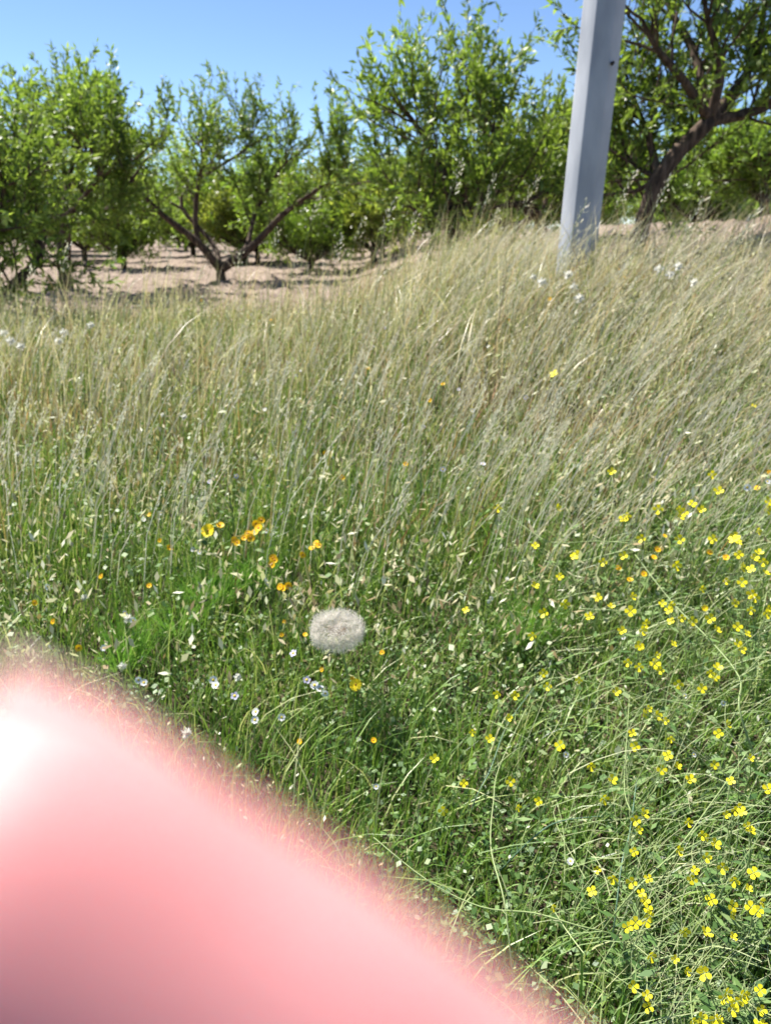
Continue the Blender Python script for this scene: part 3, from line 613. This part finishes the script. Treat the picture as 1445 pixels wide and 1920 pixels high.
# ------------------------------------------------------------------ trees
def leaves_mesh(name, P, D, size, rnd, droop=.3):
    """P leaf bases, D shoot directions"""
    n = len(P); a = rng.normal(0, 1, (n, 3)); d = D*.75 + a*.48 + np.array([0, 0, -.12]); d /= np.linalg.norm(d, axis=1)[:, None]
    s = np.cross(d, rng.normal(0, 1, (n, 3))); s /= np.linalg.norm(s, axis=1)[:, None]; nn = np.cross(d, s)
    L = (size*rng.uniform(.7, 1.35, n))[:, None]; W = L*.15
    V = np.stack([P, P+d*L*.45+s*W, P+d*L-nn*L*.15, P+d*L*.45-s*W], 1).reshape(-1, 3)
    return fast_mesh(name, V, np.arange(n*4).reshape(-1, 4), None, np.repeat(rnd, 4), False)
def grow(limbs, seed, leaf_n, leaf_size, shoot=(.35, .8), dens=1.0, up=.8, inner=.35, whips=7):
    """limbs: list of (points, r0, r1) in local coordinates; returns wood MB, leaf base and direction arrays"""
    random.seed(seed); wood = MB(); Pl = []; Dl = []; shoots = []
    def jit(s): return Vector((random.gauss(0, s), random.gauss(0, s), random.gauss(0, s)))
    def shoot_at(p, d, L, r0):
        q = p.copy(); dd = d.normalized(); pts = [q.copy()]; seg = 5
        for i in range(seg):
            dd = (dd + jit(.13) + Vector((0, 0, .10*up))).normalized(); q = q + dd*L/seg; pts.append(q.copy())
        wood.tube(pts, [max(.0022, r0*(1-.8*i/seg)) for i in range(seg+1)], 4, .5, cap=False); shoots.append(pts)
    for pts, r0, r1, leafy in limbs:
        path = [Vector(p) for p in smooth_path(pts, 5)]; N = len(path)
        wood.tube(path, [r0+(r1-r0)*i/(N-1) for i in range(N)], 8, .5, wob=.10)
        if not leafy: continue
        tot = sum((path[i+1]-path[i]).length for i in range(N-1)); nb = int(tot*9*dens)+(1 if tot < .8 else 0)
        for b in range(nb):
            f = random.random()**.75; 
            if f < inner*.7: continue
            i = min(N-2, int(f*(N-1))); p = path[i].lerp(path[i+1], random.random()); d = (path[i+1]-path[i]).normalized()
            o = (jit(1)); o = (o-d*o.dot(d)).normalized(); bd = (d*.5+o*.8+Vector((0, 0, .45*up))).normalized()
            L = random.uniform(.35, .85)*(1.15-.4*f); q = p; pp = [q.copy()]
            for s in range(4):
                bd = (bd+jit(.12)+Vector((0, 0, .06*up))).normalized(); q = q+bd*L/4; pp.append(q.copy())
            rb = .014; wood.tube(pp, [rb*(1-.6*s/4) for s in range(5)], 5, .5, cap=False)
            for s in range(random.randint(3, 5)):
                j = random.randint(1, 4); shoot_at(pp[j], bd*.5+jit(.55)+Vector((0, 0, .35*up)), random.uniform(*shoot), .006)
            shoot_at(pp[-1], bd+Vector((0, 0, .3*up)), random.uniform(*shoot)*1.2, .006)
    for pts, r0, r1, leafy in limbs:      # slender upright whips
        if leafy:
            path = [Vector(p) for p in smooth_path(pts, 5)]
            for b in range(int(whips)):
                i = int(len(path)*random.uniform(.45, .99)); p = path[i]+jit(.12); shoot_at(p, Vector((.12, 0, 1))+jit(.16), random.uniform(.6, 1.05), .005)
    per = max(4, int(leaf_n/max(1, len(shoots))))
    for pts in shoots:
        A = np.array([tuple(p) for p in pts]); f = rng.random(per)**.8*(len(pts)-1.001); i = f.astype(int); t = (f-i)[:, None]
        Pl.append(A[i]*(1-t)+A[i+1]*t+rng.normal(0, .012, (per, 3))); dd = A[i+1]-A[i]; Dl.append(dd/np.linalg.norm(dd, axis=1)[:, None])
    return wood, np.concatenate(Pl), np.concatenate(Dl)
def tree(base, limbs, seed, leaf_n, leaf_size, leafmat, label, group=None, name='almond_tree', **kw):
    base = Vector(base); L2 = [([Vector(p) for p in pts], a, b, c) for pts, a, b, c in limbs]
    wood, P, D = grow(L2, seed, leaf_n, leaf_size, **kw)
    r = empty(name, base); tag(r, label, 'tree', group)
    wood.build('trunk', M['bark'], r)
    cl = .5+.5*np.array([mnoise.noise(Vector(p)*1.1) for p in P[::10]]); cl = np.repeat(cl, 10)[:len(P)]
    rnd = np.clip(.15+.55*cl+rng.normal(0, .2, len(P)), 0, 1)
    obj('crown', leaves_mesh('crown', P, D, leaf_size, rnd), leafmat, r); return r
def gz(p): p = np.array(p, float); p[2] = T(p[0], p[1])-.03; return p
YS = 1.0
def px_limb(base, Y, pts, r0, r1, leafy=True, dy=None, first=None):
    """a limb through pixels at depth Y (+dy per point), local to base"""
    out = [first if first is not None else (0, 0, 0)]
    for i, q in enumerate(pts):
        p = at_y(q[0], 480-(480-q[1])*YS, Y+(dy[i] if dy else 0)); out.append(tuple(p-np.array(base)))
    return (out, r0, r1, leafy)
BR = 'almond trees of the front row'
# V-shaped tree
YS = .74
Y = 12.6; b = gz(at_y(415, 516, Y))
fk = at_y(413, 505, Y)-b; fk = tuple(fk)
L = [([(0, 0, 0), fk], .085, .075, False),
     px_limb(b, Y, [(370, 445), (300, 370), (255, 300), (235, 240)], .075, .015, True, [-.1, -.2, -.3, -.5], fk),
     px_limb(b, Y, [(372, 440), (368, 340), (380, 230), (370, 190)], .06, .015, True, [.2, .3, .2, .3], fk),
     px_limb(b, Y, [(470, 460), (530, 375), (600, 305), (640, 250)], .078, .012, True, [0, -.1, -.2, -.3], fk),
     px_limb(b, Y, [(460, 460), (480, 370), (520, 270), (540, 240)], .05, .012, True, [.4, .8, .9, 1.0], fk),
     px_limb(b, Y, [(400, 450), (340, 330), (460, 210), (460, 175)], .05, .012, True, [.5, .9, 1.2, 1.3], fk)]
tree(b, L, 1, 12500, .088, M['leaf_a'], 'almond tree with bare dark V-shaped limbs meeting low at the soil, left of centre', BR, shoot=(.3, .62), dens=.9, inner=.6)
# second from the left
YS = .76
Y = 10.8; b = gz(at_y(118, 498, Y)); fk = tuple(at_y(122, 410, Y)-b)
L = [([(0, 0, 0), (fk[0]*.3, 0, fk[2]*.5), fk], .10, .085, False),
     px_limb(b, Y, [(165, 395), (220, 340), (245, 230), (230, 190)], .065, .014, True, [0, -.1, -.2, -.3], fk),
     px_limb(b, Y, [(80, 330), (50, 230), (70, 150)], .06, .014, True, [-.1, -.2, -.4], fk),
     px_limb(b, Y, [(125, 330), (140, 230), (150, 160)], .06, .014, True, [.3, .6, .7], fk),
     px_limb(b, Y, [(60, 390), (-20, 320), (-60, 200)], .055, .012, True, [.2, .4, .3], fk),
     px_limb(b, Y, [(140, 360), (190, 260), (120, 200)], .05, .012, True, [-.5, -1.0, -1.2], fk)]
tree(b, L, 2, 15500, .088, M['leaf_a'], 'almond tree with a thick forked trunk and full crown, second from the left', BR, shoot=(.28, .6), dens=1.1)
YS = 1.0
# leftmost, nearest: low leaves down to the ground
Y = 7.6; b = gz(at_y(-30, 585, Y)); 
L = [px_limb(b, Y, [(30, 530), (75, 480), (60, 400), (40, 330)], .06, .014, True, [0, .1, .2, .2]),
     px_limb(b, Y, [(-60, 480), (-80, 350), (-30, 250)], .06, .014, True, [.1, .2, .2]),
     px_limb(b, Y, [(-20, 480), (0, 400), (10, 330)], .05, .014, True, [-.2, -.4, -.5])]
tree(b, L, 3, 11000, .075, M['leaf_a'], 'nearest almond tree with low shiny leaves hanging to the ground at the left edge', BR, shoot=(.2, .4), dens=1.6, up=.3, inner=.1)
# large middle tree
YS = .86
Y = 9.0; b = gz(at_y(850, 440, Y)); fk = tuple(at_y(848, 385, Y)-b)
L = [([(0, 0, 0), fk], .09, .08, False),
     px_limb(b, Y, [(822, 270), (780, 195), (735, 130)], .06, .012, True, [0, -.1, -.2], fk),
     px_limb(b, Y, [(840, 260), (870, 150), (885, 90)], .06, .012, True, [.2, .3, .3], fk),
     px_limb(b, Y, [(880, 330), (920, 250), (925, 190)], .055, .012, True, [-.2, -.4, -.5], fk),
     px_limb(b, Y, [(900, 360), (970, 310), (1000, 260)], .05, .012, True, [.2, .4, .5], fk),
     px_limb(b, Y, [(960, 370), (1040, 330)], .035, .010, True, [-.5, -.7], fk), px_limb(b, Y, [(800, 400), (770, 370)], .03, .010, True, [-.5, -.7], fk), px_limb(b, Y, [(880, 400), (910, 370)], .03, .010, True, [-.6, -.9], fk),
     px_limb(b, Y, [(810, 370), (760, 330), (720, 300)], .04, .010, True, [.2, .3, .4], fk)]
tree(b, L, 4, 13500, .088, M['leaf_a'], 'tall almond tree reaching the top of the picture between the open sky and the pole', BR, shoot=(.26, .5), dens=1.25)
YS = .60
# olive coloured tree behind the pole
Y = 11.5; b = gz(at_y(1010, 450, Y)); fk = tuple(at_y(1012, 400, Y)-b)
L = [([(0, 0, 0), fk], .08, .07, False),
     px_limb(b, Y, [(970, 330), (960, 250), (950, 170)], .05, .012, True, [0, 0, 0], fk),
     px_limb(b, Y, [(1020, 320), (1040, 230), (1050, 170)], .05, .012, True, [.2, .3, .4], fk),
     px_limb(b, Y, [(1070, 350), (1110, 280), (1130, 200)], .05, .012, True, [-.2, -.3, -.4], fk),
     px_limb(b, Y, [(960, 380), (900, 350), (890, 300)], .04, .012, True, [.2, .2, .2], fk)]
tree(b, L, 5, 11000, .088, M['leaf_b'], 'yellowish olive green almond tree partly behind the concrete pole', BR, shoot=(.3, .6), dens=1.2)
YS = 1.0
# right tree with the leaning trunk
Y = 7.4; b = gz(at_y(1190, 410, Y)); fk = tuple(at_y(1330, 225, Y)-b); k1 = tuple(at_y(1235, 335, Y)-b)
L = [([(0, 0, 0), k1, fk], .085, .065, False),
     px_limb(b, Y, [(1390, 215), (1450, 190), (1530, 110)], .06, .02, True, [.1, .2, .3], fk),
     px_limb(b, Y, [(1350, 130), (1330, 50), (1310, -40)], .05, .012, True, [-.1, -.2, -.2], fk),
     px_limb(b, Y, [(1280, 150), (1230, 90), (1200, 30)], .05, .012, True, [-.2, -.3, -.3], fk),
     px_limb(b, Y, [(1410, 120), (1430, 30), (1440, -60)], .05, .012, True, [.3, .4, .4], fk),
     px_limb(b, Y, [(1190, 310), (1160, 270)], .03, .010, True, [.3, .6], k1), px_limb(b, Y, [(1240, 320), (1265, 330)], .02, .008, True, [.5, .8], k1), px_limb(b, Y, [(1180, 360), (1150, 330)], .03, .010, True, [.3, .5], k1),
     px_limb(b, Y, [(1215, 260), (1190, 190), (1170, 130)], .04, .010, True, [.3, .5, .6], k1),
     px_limb(b, Y, [(1290, 270), (1260, 200), (1270, 150)], .03, .010, True, [.3, .5, .6], k1),
     px_limb(b, Y, [(1300, 100), (1250, 0), (1260, -90)], .05, .012, True, [.4, .7, .8], fk)]
tree(b, L, 6, 14500, .085, M['leaf_a'], 'almond tree with a dark trunk leaning right, filling the upper right corner', BR, shoot=(.24, .48), dens=1.15, inner=.1)
# a second slim stem tree and the bright green one at the right edge
Y = 12.0; b = gz(at_y(1430, 430, Y)); fk = tuple(at_y(1432, 380, Y)-b)
L = [([(0, 0, 0), fk], .08, .07, False),
     px_limb(b, Y, [(1390, 340), (1370, 310)], .05, .012, True, [0, 0], fk), px_limb(b, Y, [(1430, 320), (1425, 290)], .05, .012, True, [-.4, -.6], fk),
     px_limb(b, Y, [(1480, 330), (1520, 290)], .05, .012, True, [.3, .4], fk), px_limb(b, Y, [(1410, 350), (1360, 345)], .05, .012, True, [.3, .4], fk)]
tree(b, L, 7, 16000, .085, M['leaf_c'], 'bright light green almond tree low at the right edge under the leaning trunk', BR, shoot=(.25, .5), dens=2.6, inner=.05)
# small young trees in front of the rows
def generic(seed, H, W, leaf_n, mat, dens=1.2):
    random.seed(seed); L = [([(0, 0, 0), (.03, 0, H*.12)], .08, .07, False)]; n = 8
    for k in range(n):
        a = 2*math.pi*k/n+random.uniform(-.3, .3); rr = W*.5*random.uniform(.5, .95)
        L.append(([(.03, 0, H*.12), (math.cos(a)*rr*.5, math.sin(a)*rr*.5, H*.30), (math.cos(a)*rr*.9, math.sin(a)*rr*.9, H*random.uniform(.38, .7))], .045, .012, True))
    wood, P, D = grow(L, seed+50, leaf_n, .1, shoot=(.3, .6), dens=dens, inner=.05)
    P = P + np.array([0, 0, -.12])*rng.random(len(P))[:, None]
    cl = .5+.5*np.array([mnoise.noise(Vector(p)*1.1) for p in P[::10]]); cl = np.repeat(cl, 10)[:len(P)]
    cm = leaves_mesh('crown', P, D, .125, np.clip(.2+.55*cl+rng.normal(0, .2, len(P)), 0, 1)); cm.materials.append(mat)
    wm = fast_mesh('trunk', wood.v, wood.q, wood.t, wood.r); wm.materials.append(M['bark']); return wm, cm
protos = [generic(61, 2.7, 3.8, 13000, M['leaf_a']), generic(62, 2.8, 3.9, 13000, M['leaf_b']), generic(63, 2.6, 3.6, 12500, M['leaf_c'])]
def put(x_, y_, s, k, label, group=None, rz=None):
    wm, cm = protos[k]; r = empty('almond_tree', (x_, y_, float(T(x_, y_))-.03)); r.scale = (s, s, s); r.rotation_euler.z = random.uniform(0, 6.28) if rz is None else rz
    tag(r, label, 'tree', group); obj('trunk', wm, None, r); obj('crown', cm, None, r); return r
random.seed(77)
p = gz(at_y(232, 492, 17)); put(p[0], 17, .8, 0, 'slender almond tree behind the gap between the two left trunks')
p = gz(at_y(578, 500, 15)); put(p[0], 15.5, .72, 2, 'smaller almond tree just right of the V-shaped tree', rz=1)
p = gz(at_y(700, 480, 16)); put(p[0], 16.5, .9, 1, 'almond tree standing low under the gap of open sky')
p = gz(at_y(470, 480, 19)); put(p[0], 20, .9, 1, 'almond tree seen between the V-shaped limbs')
ORD = ['first', 'second', 'third', 'fourth', 'fifth', 'sixth', 'seventh', 'eighth', 'ninth', 'tenth', 'eleventh', 'twelfth', 'thirteenth', 'fourteenth', 'fifteenth', 'sixteenth', 'seventeenth', 'eighteenth', 'nineteenth', 'twentieth', 'twenty-first', 'twenty-second', 'twenty-third', 'twenty-fourth']
for row, yy in enumerate((20.5, 25, 31, 38, 47)):
    n = int(yy*1.3/4.0)+2; c = 0
    for k in range(-n//2, n//2+2):
        xx = k*4.0+1.9*(row % 2)+random.uniform(-.4, .4)
        if abs(xx) > .66*yy+2: continue
        put(xx, yy+random.uniform(-.5, .5), random.uniform(.95, 1.18), random.randrange(3), 'almond tree, %s from the left in far orchard row %s behind the front trees' % (ORD[c], ['one', 'two', 'three', 'four', 'five'][row]), 'far rows of almond trees'); c += 1

# ------------------------------------------------------------------ the hand with one finger before the lens
def hand():
    cp, sp = math.cos(PITCH), math.sin(PITCH)
    rt = Vector((1, 0, 0)); up = Vector((0, sp, cp)); fw = Vector((0, cp, -sp)); E = Vector(EYE)
    def W(x_, y_, z_): return E + rt*x_ + up*y_ + fw*z_      # metres right, up, ahead of the lens
    V = []; Q = []; Tr = []; mb = MB()
    def chain(pts, rad):
        P = smooth_path(pts, 6); rr = np.interp(np.linspace(0, len(pts)-1, len(P)), range(len(pts)), rad)
        # rounded ends
        P = [Vector(p) for p in P]; d0 = (P[0]-P[1]).normalized(); d1 = (P[-1]-P[-2]).normalized(); A = []; RA = []
        for t in (1., .92, .75, .5, .25): A.append(P[0]+d0*rr[0]*t); RA.append(max(.0003, rr[0]*math.sqrt(1-t*t)))
        A += P; RA += list(rr)
        for t in (.25, .5, .75, .92, 1.): A.append(P[-1]+d1*rr[-1]*t); RA.append(max(.0003, rr[-1]*math.sqrt(1-t*t)))
        mb.tube(A, RA, 20, .5)
    tip = W(-.0155, -.0160, .0300); dist = W(.0052, -.0314, .0318); prox = W(.034, -.052, .029); kn = W(.070, -.075, .012)
    chain([tip, tip.lerp(dist, .5)+fw*.0004, dist, prox, kn], [.0083, .0087, .0083, .0093, .0105])
    wrist = W(.145, -.150, -.02); elbow = W(.33, -.36, -.12)
    chain([kn, W(.105, -.11, -.002), wrist], [.0115, .016, .020])
    chain([wrist, W(.22, -.23, -.06), elbow], [.0240, .032, .040])
    kns = [(.067, -.094, .006), (.066, -.112, .000), (.070, -.128, -.008)]
    mids = [((.026, -.082, .030), (.006, -.098, .020), (.014, -.112, .004)), ((.026, -.104, .028), (.008, -.118, .016), (.018, -.128, .002)), ((.034, -.124, .022), (.020, -.136, .010), (.030, -.142, -.002))]
    for i, (k_, m_) in enumerate(zip(kns, mids)):
        r_ = [.0098, .0092, .0080][i]; K_ = W(*k_); chain([W(*m_[2]), W(*m_[1]), W(*m_[0]), K_], [r_*.8, r_*.86, r_*.92, r_]); chain([K_, W(.10, -.125-.006*i, -.006-.006*i), wrist], [r_*1.15, .013, .018])
    # thumb leaves the side of the palm near the wrist
    chain([W(.045, -.060, -.030), W(.070, -.070, -.036), W(.100, -.090, -.034), W(.128, -.122, -.022)], [.0088, .0100, .0115, .0155])
    me = fast_mesh('hand', mb.v, mb.q, mb.t, None)
    base = kn; 
    o = bpy.data.objects.new('hand', me); link(o)
    md = o.modifiers.new('join', 'REMESH'); md.mode = 'VOXEL'; md.voxel_size = .0011; md.use_smooth_shade = True
    ms = o.modifiers.new('smooth', 'SMOOTH'); ms.factor = .5; ms.iterations = 8
    m, n, b, out = new_mat('skin'); tc = n.nodes.new('ShaderNodeTexCoord'); nz = n.nodes.new('ShaderNodeTexNoise'); nz.inputs['Scale'].default_value = 60; n.links.new(tc.outputs['Object'], nz.inputs['Vector'])
    cr = n.nodes.new('ShaderNodeValToRGB'); cr.color_ramp.elements[0].color = (.66, .285, .275, 1); cr.color_ramp.elements[1].color = (.75, .36, .35, 1); cr.color_ramp.elements[0].position = .35; cr.color_ramp.elements[1].position = .7
    n.links.new(nz.outputs['Fac'], cr.inputs[0]); n.links.new(cr.outputs[0], b.inputs['Base Color'])
    b.inputs['Roughness'].default_value = .5; b.inputs['Coat Weight'].default_value = .35; b.inputs['Coat Roughness'].default_value = .6; b.inputs['Coat IOR'].default_value = 1.7; b.inputs['Subsurface Weight'].default_value = 1; b.inputs['Subsurface Radius'].default_value = (2.0, .6, .5); b.inputs['Subsurface Scale'].default_value = .0022
    b.inputs['Specular IOR Level'].default_value = .28
    me.materials.append(m)
    tag(o, 'blurred pink fingertip close in front of the lens, covering the lower left of the picture', 'hand')
    # fingernail on the far side of the fingertip
    ax = (tip-dist).normalized(); far_ = (fw - ax*fw.dot(ax)).normalized(); sd = ax.cross(far_); nb = MB(); V = []; Q = []
    for i in range(6):
        u = -.002 + i*.0024
        for j in range(7):
            a = (j-3)/3*.85; rad = .0089*(1-.10*max(0, i-3)/2); V.append(tip+ax*(u-.003)+(far_*math.cos(a)+sd*math.sin(a))*rad)
    for i in range(5):
        for j in range(6): Q.append((i*7+j, i*7+j+1, i*7+j+8, i*7+j+7))
    nb.add(V, Q); no = nb.build('fingernail', M['nail'], o); sm = no.modifiers.new('thick', 'SOLIDIFY'); sm.thickness = .0006
M['nail'] = noise_mat('nail', (.72, .50, .46), (.78, .58, .53), 80, .3, 0)
hand()
print('flowers on mustard', nfl, 'objects', len(bpy.data.objects))
